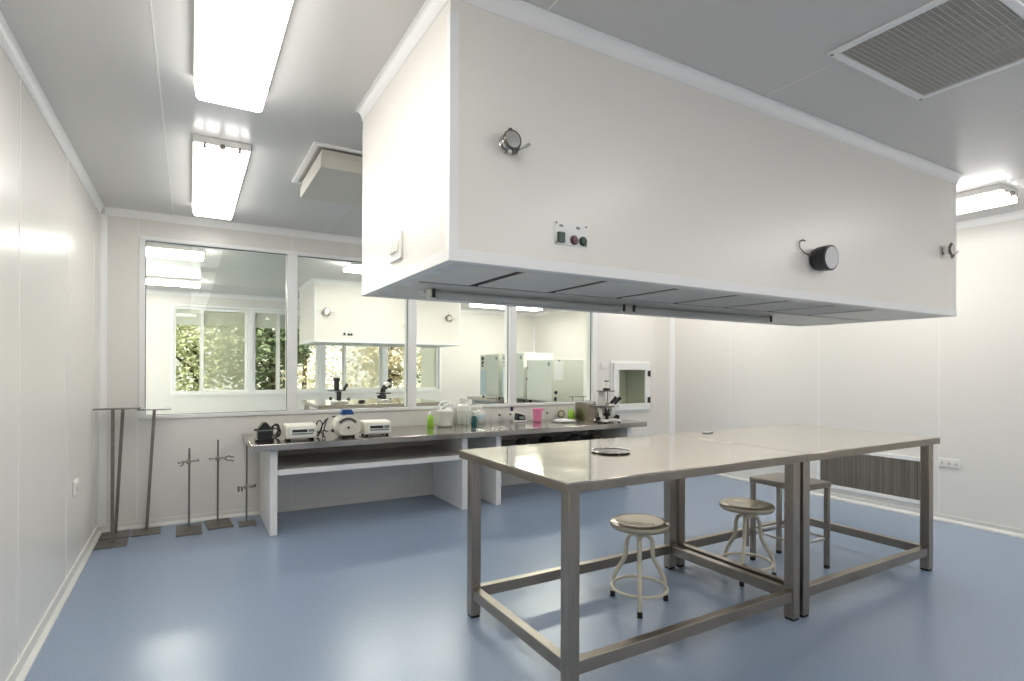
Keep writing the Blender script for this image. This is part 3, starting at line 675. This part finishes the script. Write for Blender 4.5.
# ------------------------------------------------------------------ microscopes
def inverted_scope(label, x, y, z, group=None):
    t = T('inverted_microscope', label, 'microscope', (x, y, z), group=group)
    P = lambda n, mb, m, par=None, lb=None, bv=0: t.part(n, mb, M[m], par, bevel=bv, label=lb)
    # base with front lobes
    P('base', MB().box(x-.11, y-.06, z+.012, x+.115, y+.10, z+.038).box(x+.06, y-.10, z+.012, x+.115, y-.06, z+.038).box(x-.115, y-.10, z+.012, x-.06, y-.06, z+.038), 'bottlew', bv=.008)
    for dx, dy in ((-.095,-.085),(.095,-.085),(-.095,.085),(.095,.085)):
        P('foot', MB().cyl((x+dx,y+dy,z),(x+dx,y+dy,z+.0115), .014, n=12), 'rubber')
    P('focus_knob', MB().cyl((x+.116,y+.0,z+.045),(x+.152,y+.0,z+.045), .026, n=18).cyl((x-.111,y+.0,z+.045),(x-.145,y+.0,z+.045), .024, n=18), 'black', lb='black focus knob')
    P('rear_column', MB().box(x-.045, y+.03, z+.0385, x+.035, y+.09, z+.168), 'bottlew', bv=.006)
    P('objective_turret', MB().lathe([(.0,.0),(.036,.0),(.040,.02),(.03,.03)], (x-.03,y-.03,z+.075), 20).cyl((x-.05,y-.04,z+.1055),(x-.052,y-.04,z+.155), .013, .009, 14).cyl((x-.012,y-.03,z+.1055),(x-.01,y-.03,z+.15), .012, .008, 14).cyl((x-.03,y-.01,z+.1055),(x-.03,y-.01,z+.158), .012, .009, 14).cyl((x-.03,y-.03,z+.0385),(x-.03,y-.03,z+.075), .02, n=14), 'black', lb='black objective turret')
    # binocular head, leaning up to the right
    P('head_arm', MB().prism([(x+.036,z+.06),(x+.075,z+.06),(x+.115,z+.15),(x+.125,z+.20),(x+.065,z+.20),(x+.045,z+.15)], 'y', y-.02, y+.05), 'bottlew', bv=.006)
    for dy in (-.02, .045):
        P('eyepiece', MB().cyl((x+.085,y+dy,z+.2005),(x+.125,y+dy-.03,z+.255), .017, n=16).cyl((x+.125,y+dy-.03,z+.255),(x+.137,y+dy-.039,z+.272), .021, n=16), 'black', lb='black eyepiece')
    P('head_plate', MB().box(x+.126, y-.01, z+.165, x+.16, y+.04, z+.172), 'castiron')
    P('stage', MB().box(x-.17, y-.09, z+.1695, x+.03, y+.10, z+.179), 'black', bv=.002, lb='black flat stage')
    P('lower_knob', MB().cyl((x+.085,y-.035,z+.075),(x+.118,y-.06,z+.062), .016, n=14), 'black', lb='black lower knob')
    P('pillar', MB().box(x-.092, y+.050, z+.1795, x+.012, y+.085, z+.335), 'bottlew', bv=.004)
    P('condenser_arm', MB().box(x-.085, y-.05, z+.3355, x+.065, y+.085, z+.347), 'castiron', bv=.002)
    P('condenser', MB().lathe([(.038,0),(.042,.012),(.036,.026),(.0,.027)], (x-.02,y-.01,z+.3475), 20), 'black', lb='black condenser ring')
    P('lamp_house', MB().lathe([(.031,0),(.031,.05),(.024,.062),(.022,.068),(0,.068)], (x-.02,y-.01,z+.3750), 20), 'bottlew')
    P('lamp_cap', MB().lathe([(.026,.0),(.027,.010),(.020,.012),(0,.012)], (x-.02,y-.01,z+.4435), 18), 'black', lb='black lamp cap')
    P('top_button', MB().lathe([(.018,0),(.018,.012),(0,.014)], (x-.02,y-.01,z+.456), 14), 'cream')
    P('slide_post', MB().cyl((x+.055,y+.06,z+.2005),(x+.055,y+.06,z+.335), .006, n=10), 'castiron')
    return t
inverted_scope('ivory inverted microscope at the right end of the bench by the hatch', 3.935, 4.70, BZ)
def dark_scope(label, x, y, z):
    t = T('microscope', label, 'microscope', (x, y, z))
    t.part('base', MB().prism([(x-.055,z+.0005),(x+.055,z+.0005),(x+.05,z+.03),(x-.05,z+.03)], 'y', y-.10, y+.09), M['bottlew'], bevel=.004)
    t.part('arm', MB().tube([(x+.0,y+.07,z+.0305),(x+.0,y+.075,z+.09),(x+.005,y+.07,z+.15),(x+.02,y+.04,z+.19),(x+.03,y+.02,z+.205)], .022, 12), M['black'], label='black curved arm')
    t.part('stage', MB().box(x-.08, y-.07, z+.10, x+.075, y+.045, z+.112), M['black'], label='black stage')
    t.part('focus_knob', MB().cyl((x-.055,y+.075,z+.06),(x+.055,y+.075,z+.06), .022, n=16), M['black'], label='black focus knob')
    t.part('condenser', MB().cyl((x,y-.02,z+.0305),(x,y-.02,z+.095), .024, .03, 16), M['darkgrey'])
    t.part('nosepiece', MB().cyl((x+.015,y-.01,z+.165),(x+.03,y-.005,z+.20), .03, n=16).cyl((x+.008,y-.02,z+.118),(x+.015,y-.012,z+.165), .011, n=12), M['black'])
    t.part('head', MB().obox((x+.045,y-.005,z+.225), (.075,.075,.045), Matrix.Rotation(-.5,3,'Y')), M['bottlew'], bevel=.005)
    for dy in (-.028, .028):
        t.part('eyepiece', MB().cyl((x+.062,y+dy-.005,z+.248),(x+.092,y+dy-.005,z+.292), .018, n=14), M['black'], label='black eyepiece')
    return t

# ------------------------------------------------------------------ stands in the left corner
def t_stand(label, loc, rotz, h, group, lean=0):
    t = T('support_stand', label, 'stand', loc, rotz, group, local=True)
    t.part('base_plate', MB().box(-.095, -.13, .0, .095, .07, .010), M['castiron'], bevel=.002)
    dx = lean*h
    t.part('pole', MB().loft([[(-.011,-.011,.0105),(.011,-.011,.0105),(.011,.011,.0105),(-.011,.011,.0105)],[(dx-.011,-.011,h-.0085),(dx+.011,-.011,h-.0085),(dx+.011,.011,h-.0085),(dx-.011,.011,h-.0085)]]), M['castiron'])
    t.part('top_bar', MB().box(dx-.115, -.045, h-.008, dx+.115, .045, h), M['castiron'], bevel=.001)
    return t.root
GTS = 'T shaped steel support stands in the left corner'
t_stand('front T shaped steel stand, leftmost in the corner by the wall', (-.488, 5.00, 0), 0, .992, GTS)
t_stand('T shaped stand leaning right behind the leftmost one', (-.492, 5.245, 0), 0, .978, GTS, .045)
t_stand('rightmost T shaped steel stand, leaning, left of the clamp stands', (-.290, 5.235, 0), 0, .965, GTS, .05) 
def clamp_stand(label, loc, bw, bd, h, hc, kind, group, rotz=0):
    t = T('clamp_stand', label, 'stand', loc, rotz, group, local=True)
    t.part('base_plate', MB().prism([(-bw/2,-bd*.5),(bw/2,-bd*.5),(bw/2,bd*.5),(-bw/2,bd*.5)], 'z', 0, .014), M['castiron'], bevel=.003)
    ry = bd*.30
    t.part('rod', MB().cyl((0,ry,.0145),(0,ry,h), .007, n=12), M['castiron'])
    cl = t.part('clamp', MB().cyl((-.004,ry-.016,hc-.016),(-.004,ry-.016,hc+.018), .016, n=12).cyl((-.060,ry-.02,hc+.004),(.064,ry-.026,hc+.008), .008, n=10), M['steel'], label='steel clamp')
    if kind == 0:
        t.part('prong', MB().tube([(-.055,ry-.02,hc+.004),(-.072,ry-.025,hc-.006),(-.078,ry-.03,hc+.008)], .005, 8).tube([(-.040,ry-.02,hc-.004),(-.048,ry-.02,hc-.024),(-.062,ry-.03,hc-.026)], .005, 8).cyl((.058,ry-.026,hc+.002),(.066,ry-.026,hc+.016),.007,n=8), M['castiron'], cl)
    elif kind == 1:
        t.part('prong', MB().tube([(.05,ry-.026,hc+.008),(.08,ry-.03,hc+.018),(.10,ry-.035,hc+.006),(.115,ry-.04,hc+.010)], .0055, 8).tube([(.045,ry-.026,hc-.002),(.07,ry-.03,hc-.018),(.10,ry-.035,hc-.020),(.112,ry-.04,hc-.030)], .0055, 8).cyl((-.058,ry-.02,hc+.0),(-.066,ry-.02,hc+.012),.007,n=8), M['castiron'], cl)
    else:
        t.part('prong', MB().cyl((-.062,ry-.02,hc-.03),(-.062,ry-.02,hc+.014), .009, n=10).cyl((-.036,ry-.02,hc-.030),(-.036,ry-.02,hc+.012), .008, n=10).tube([(.03,ry-.024,hc-.012),(.045,ry-.024,hc+.004),(.058,ry-.026,hc+.008)], .006, 8).cyl((.06,ry-.026,hc-.004),(.06,ry-.026,hc+.020), .010, n=10), M['castiron'], cl)
    return t.root
GC = 'clamp stands on the floor by the back wall'
clamp_stand('left clamp stand with its base nearest the T stands', (.000, 5.09, 0), .175, .30, .645, .535, 0, GC)
clamp_stand('tallest clamp stand, middle of the three', (.213, 5.17, 0), .185, .28, .69, .535, 1, GC, math.radians(4))
clamp_stand('short clamp stand beside the bench leg with low clamp', (.415, 5.07, 0), .13, .17, .66, .30, 2, GC)

# ------------------------------------------------------------------ hatch, sockets, grille
t = T('pass_hatch', 'small white framed pass-through hatch in the back wall by the corner', 'hatch', (4.86, B_, HZ0))
t.part('outer_frame', MB().frame('y', B_-.016, B_-.0005, 4.528, .748, 5.19, 1.400, .045), M['trim'], bevel=.004)
d = t.part('door', MB().frame('y', B_-.048, B_-.0165, 4.556, .775, 5.165, 1.372, .085), M['white'], bevel=.005)
t.part('pane', MB().box(4.642, B_-.036, .861, 5.079, B_-.031, 1.286), M['glass'], d)
for z in (.90, 1.24):
    t.part('hinge', MB().box(5.115, B_-.060, z-.035, 5.150, B_-.0485, z+.035).cyl((5.152,B_-.056,z-.04),(5.152,B_-.056,z+.04),.007,n=10), M['black'], d, label='black hinge')
t.part('inner_box', MB().box(HX0+.002, B_-.0005+.002, HZ0+.002, HX0+.012, B_+.40, HZ1-.002).box(HX1-.012, B_+.0015, HZ0+.002, HX1-.002, B_+.40, HZ1-.002).box(HX0+.0125, B_+.0015, HZ0+.002, HX1-.0125, B_+.40, HZ0+.012).box(HX0+.0125, B_+.0015, HZ1-.012, HX1-.0125, B_+.40, HZ1-.002).box(HX0+.0125, B_+.385, HZ0+.0125, HX1-.0125, B_+.40, HZ1-.0125), M['cab'])
def socket(name, label, cat, axis, p, w, h, n, dirn, group=None):
    x, y, z = p
    t = T(name, label, cat, p, group=group)
    if axis == 'x':
        t.part('plate', MB().box(x, y-w/2, z-h/2, x+dirn*.012, y+w/2, z+h/2), M['white'], bevel=.003)
        for i in range(n):
            yy = y-w/2+w*(i+.5)/n
            t.part('socket_insert', MB().box(x+dirn*.0122, yy-w/n*.36, z-h*.3, x+dirn*.015, yy+w/n*.36, z+h*.3).box(x+dirn*.0152, yy-.007, z-.012, x+dirn*.0158, yy-.003, z+.006, 1).box(x+dirn*.0152, yy+.003, z-.012, x+dirn*.0158, yy+.007, z+.006, 1), [M['cream'], M['keys']])
    else:
        t.part('plate', MB().box(x-w/2, y-.012, z-h/2, x+w/2, y, z+h/2), M['white'], bevel=.003)
        t.part('rocker', MB().box(x-w*.25, y-.016, z-h*.28, x+w*.25, y-.0122, z+h*.28), M['cream'], bevel=.001)
    return t
socket('wall_socket', 'white triple power socket on the right wall beside the grille', 'socket', 'x', (R_-.0005, 2.21, .507), .15, .078, 3, -1)
socket('wall_socket', 'white socket plate low on the left wall', 'socket', 'x', (L_+.0005, 4.30, .553), .13, .095, 2, 1)
socket('light_switch', 'small white switch on the back wall beside the hatch', 'switch', 'y', (4.425, B_-.0005, 1.335), .11, .075, 1, -1)
def wall_grille(name, label, axis, wall, sgn, a0, a1, z0, z1, pitch=.013):
    loc = (wall, (a0+a1)/2, z0) if axis == 'x' else ((a0+a1)/2, wall, z0)
    t = T(name, label, 'grille', loc)
    g = lambda d: wall+sgn*d
    t.part('frame', MB().frame(axis, min(g(.0005), g(.022)), max(g(.0005), g(.022)), a0, z0, a1, z1, .035), M['trim'], bevel=.003)
    bx = (lambda mb, p, q, r, u, d0, d1: mb.box(g(d0), p, q, g(d1), r, u)) if axis == 'x' else (lambda mb, p, q, r, u, d0, d1: mb.box(p, g(d0), q, r, g(d1), u))
    mb = MB(); a = a0+.040; rr = random.Random(4)
    while a < a1-.038:
        w = rr.uniform(.002, .0055)
        bx(mb, a-w/2, z0+.0355, a+w/2, z1-.0355, .006, .018); a += pitch
    t.part('fins', mb, M['grille'], label='thin vertical grey fins')
    bk = MB(); bx(bk, a0+.0355, z0+.0355, a1-.0355, z1-.0355, .001, .005)
    t.part('backing', bk, M['grilledark'])
    return t
wall_grille('wall_grille', 'wide dark finned return air grille low on the right wall', 'x', R_, -1, 2.36, 3.36, .11, .525)

# ------------------------------------------------------------------ next room
GO = None
steel_table('steel table behind the glass carrying the two dark microscopes', 1.268, 6.58, 2.80, 7.70, TZ, (1.30, 2.64), (6.61, 7.60), None, rails=False)
dark_scope('dark upright microscope on the table behind the glass, right one', 2.15, 6.98, TZ)
t = T('upright_microscope', 'microscope with tall lamp post on the table behind the glass, left one', 'microscope', (1.575, 6.85, TZ))
x, y, z = 1.575, 6.85, TZ
t.part('base', MB().box(x-.09, y-.09, z+.0005, x+.08, y+.10, z+.035), M['bottlew'], bevel=.006)
t.part('column', MB().box(x-.045, y+.02, z+.0355, x+.03, y+.08, z+.15), M['bottlew'], bevel=.004)
t.part('stage', MB().box(x-.13, y-.07, z+.1505, x+.05, y+.09, z+.160), M['black'], label='black stage')
t.part('focus_knob', MB().cyl((x-.10,y,z+.06),(x-.125,y,z+.06),.02,n=14).cyl((x+.09,y,z+.05),(x+.115,y,z+.05),.02,n=14), M['black'])
t.part('turret', MB().cyl((x-.02,y-.03,z+.036),(x-.02,y-.03,z+.145),.028,n=14), M['black'])
t.part('lamp_post', MB().cyl((x-.03,y+.05,z+.1605),(x-.03,y+.05,z+.30),.032,n=14).cyl((x-.03,y+.05,z+.27),(x-.03,y+.05,z+.31),.04,n=14), M['black'], label='black lamp post')
t.part('lamp_head', MB().lathe([(.028,0),(.028,.035),(.018,.055),(0,.058)], (x-.03,y+.05,z+.3105), 16), M['bottlew'])
t.part('eyepiece', MB().cyl((x+.04,y-.02,z+.165),(x+.075,y-.05,z+.235),.018,n=14), M['black'], label='black eyepiece')
tag(obj('slide_box', MB().box(1.83, 6.93, TZ+.0005, 1.90, 6.99, TZ+.028), M['black'], bevel=.003), 'small black box between the two microscopes behind the glass', 'box')
# smaller hood of the next room
t, fy = hood('ceiling_hood', 'white box hood of the room behind the glass', 1.51, 8.12, 3.76, 9.35, 1.661, 5, True, .04)
control_panel(t, 1.97, 8.12, 1.80, .16, .085)
clamp_fitting(t, 1.665, 8.12, 2.087, 1.1)
clamp_fitting(t, 3.54, 8.12, 2.09, 1.1)
spotlight(t, 2.93, 8.12, 1.88, .9)
# incubators on a bench
t = T('side_bench', 'steel topped bench behind the glass carrying the incubators', 'bench', (5.15, 8.0, 0))
t.part('worktop', MB().box(4.66, 6.3, .70, 5.66, 9.75, .752), M['bench'], bevel=.004)
for y in (6.4, 8.0, 9.6):
    t.part('side_panel', MB().box(4.72, y, 0, 5.6, y+.05, .6995), M['trim'])
def incubator(label, x, y0, y1, h, group, strip):
    z = .7525
    t = T('incubator', label, 'incubator', (x+.3, (y0+y1)/2, z), group=group)
    for dx, yy in ((.05,y0+.05),(.05,y1-.05),(.55,y0+.05),(.55,y1-.05)):
        t.part('foot', MB().cyl((x+dx,yy,z),(x+dx,yy,z+.0295),.018,n=10), M['black'])
    t.part('cabinet', MB().box(x+.03, y0, z+.03, x+.613, y1, z+h), M['cab'], bevel=.006)
    if strip:
        t.part('door', MB().box(x, y0+.004, z+.036, x+.0295, y1-.23, z+h-.006), M['cabdoor'], bevel=.005)
        t.part('door_strip', MB().box(x, y1-.225, z+.036, x+.0295, y1-.004, z+h-.30), M['ltblue'], bevel=.003, label='pale blue strip')
        cp = t.part('control_strip', MB().box(x, y1-.225, z+h-.297, x+.0295, y1-.004, z+h-.006), M['cab'], bevel=.003)
        for q, s in ((.08,.04),(.16,.03),(.22,.022)):
            t.part('dial', MB().cyl((x-.0005,y1-.115,z+h-q),(x-.014,y1-.115,z+h-q), s*.9, n=14), M['black'], cp, label='black dial')
    else:
        t.part('door', MB().box(x, y0+.004, z+.036, x+.0295, y1-.004, z+h-.006), M['cabdoor'], bevel=.005)
        for q in (.12, .30):
            t.part('hinge', MB().box(x-.012, y1-.03, z+h-q-.04, x-.0005, y1-.012, z+h-q), M['castiron'])
    t.part('badge', MB().box(x-.004, y0+.05, z+h-.11, x-.0005, y0+.11, z+h-.05), M['keys'], label='small grey badge')
    return t
GI = 'incubators behind the glass'
incubator('farthest incubator behind the glass, leftmost with blue strip', 4.8, 8.74, 9.47, .81, GI, True)
incubator('middle incubator behind the glass, partly hidden by the window post', 4.8, 7.88, 8.62, .81, GI, True)
t = incubator('nearest incubator behind the glass with a paper on its side', 4.8, 7.045, 7.78, .695, GI, False)
pp = t.part('notice', MB().box(4.845, 7.0425, 1.12, 5.02, 7.0445, 1.42), M['paper'], label='white paper notice')
t.part('clip', MB().box(4.92, 7.038, 1.41, 4.95, 7.042, 1.435), M['castiron'], pp)
t.part('power_switch', MB().cyl((4.875,7.0445,.93),(4.875,7.034,.93),.028,n=14).cyl((4.865,7.0445,.84),(4.865,7.034,.84),.022,n=14).box(4.85,7.034,.80,4.885,7.0445,.825), M['black'], label='black switch cluster')
t = T('wire_rack', 'thin dark wire rack on the bench behind the glass by the nearest incubator', 'rack', (5.2, 6.8, .752))
for x in (5.02, 5.22, 5.42):
    t.part('upright', MB().cyl((x,6.80,.7525),(x,6.80,.868),.005,n=8), M['darkgrey'])
t.part('top_wire', MB().cyl((4.95,6.80,.872),(5.5,6.80,.872),.005,n=8), M['darkgrey'])
wall_grille('wall_grille', 'finned grille low on the far wall, below the far windows', 'y', OB, -1, 2.3, 3.55, .22, .64, .03)

# ------------------------------------------------------------------ outside
o = struct('ground', MB().box(-14, OB+.2, -.35, 22, 34, -.3), M['grass'])
def tree(label, x, y, h, r, leafm, n, seed, trunk=True):
    rnd = random.Random(seed)
    t = T('tree', label, 'tree', (x, y, -.3), group='trees outside the far windows')
    mb = MB()
    blobs = []
    for i in range(16):
        a = rnd.uniform(0, 2*PI); q = rnd.uniform(.1, .95)
        zz = rnd.uniform(.12, .92)
        rad = r*(math.sin(PI*min(.95, zz*.9+.12)))*.8
        blobs.append((x+math.cos(a)*q*rad, y+math.sin(a)*q*rad*.7, -.3+h*zz, r*rnd.uniform(.28,.5)))
    for i in range(n):
        bx, by, bz, br = rnd.choice(blobs)
        d = Vector((rnd.gauss(0,1), rnd.gauss(0,1), rnd.gauss(0,1))).normalized()*br*rnd.uniform(.6,1.05)
        p = Vector((bx,by,bz))+d
        if p.z < -.25: continue
        if p.y < OB+.45: p.y = OB+.45+rnd.random()*.3
        s = rnd.uniform(.04,.095)
        u = Vector((rnd.gauss(0,1), rnd.gauss(0,1), rnd.gauss(0,.6))).normalized(); w = u.orthogonal().normalized()
        w = (w*math.cos(rnd.random()*6)+u.cross(w)*math.sin(rnd.random()*6)).normalized()
        mid = p + u.cross(w)*s*.25
        mb.add([p-u*s, mid-w*s*.5, p+u*s, p+w*s*.5+u.cross(w)*s*.12], [(0,1,2),(0,2,3)])
    t.part('foliage', mb, leafm)
    t.part('trunk', MB().tube([(x,y,-.3),(x+.05,y+.03,h*.3),(x-.05,y,h*.62)], [.09,.07,.04], 9), M['bark'])
    for i in range(5):
        bx, by, bz, br = blobs[i*3]
        t.part('branch', MB().tube([(x,y,h*.25+.06*i),((x+bx)/2,(y+by)/2,(h*.3+bz)/2+.1),(bx,by,bz)], [.03,.022,.012], 7), M['bark'])
for args in (
    ('dark green tree at the left edge of the far windows', -1.6, 12.9, 3.4, 1.5, M['leafa'], 3600, 1),
    ('pale bushy tree behind the first far window', .1, 15.2, 3.9, 1.8, M['leafb'], 4200, 2),
    ('dark leafy tree behind the second far window', 1.5, 12.6, 3.2, 1.15, M['leafa'], 3800, 3),
    ('yellowish tree behind the third far window', 4.1, 13.0, 3.6, 1.3, M['leafc'], 4000, 4),
    ('yellow green tree behind the fourth far window', 7.2, 13.8, 3.6, 1.6, M['leafb'], 4200, 5),
    ('large dark tree farther off behind the others on the left', -3.6, 19.5, 5.0, 2.4, M['leafb'], 4200, 6),
    ('large pale tree farther off behind the middle trees', 3.2, 19.0, 5.2, 2.6, M['leafc'], 4600, 7),
    ('large tree farther off on the right', 9.2, 19.5, 5.2, 2.6, M['leafa'], 4400, 8)):
    tree(*args)

# ------------------------------------------------------------------ world, sun, camera
w = bpy.data.worlds.new('World'); scene.world = w; w.use_nodes = True
bg = w.node_tree.nodes['Background']
bg.inputs['Color'].default_value = (.98, .985, .95, 1)
bg.inputs['Strength'].default_value = 1.7
sd = bpy.data.lights.new('sun', 'SUN'); sd.energy = 6.0; sd.angle = .02; sd.color = (1,.96,.88)
so = bpy.data.objects.new('sun', sd); C.objects.link(so)
so.rotation_euler = Vector((.25, .62, -.74)).to_track_quat('-Z', 'Y').to_euler()

cam = bpy.data.cameras.new('camera'); co = bpy.data.objects.new('camera', cam); C.objects.link(co)
cam.sensor_width = 36; cam.lens = 554.29/1024*36; cam.shift_y = (368.33-340.5)/1024; cam.clip_start = .02
co.location = (0, 0, 1.3)
co.rotation_euler = (Matrix.Rotation(-.52652, 3, 'Z') @ Matrix.Rotation(PI/2, 3, 'X') @ Matrix.Rotation(.00447, 3, 'Z')).to_euler()
scene.camera = co
vs = scene.view_settings
vs.view_transform = 'Standard'; vs.look = 'None'; vs.gamma = 1; vs.exposure = -.05; vs.use_curve_mapping = False
scene.cycles.max_bounces = 10; scene.cycles.diffuse_bounces = 6; scene.cycles.glossy_bounces = 5; scene.cycles.transparent_max_bounces = 16
scene.cycles.caustics_reflective = False; scene.cycles.caustics_refractive = False
scene.cycles.sample_clamp_indirect = 6
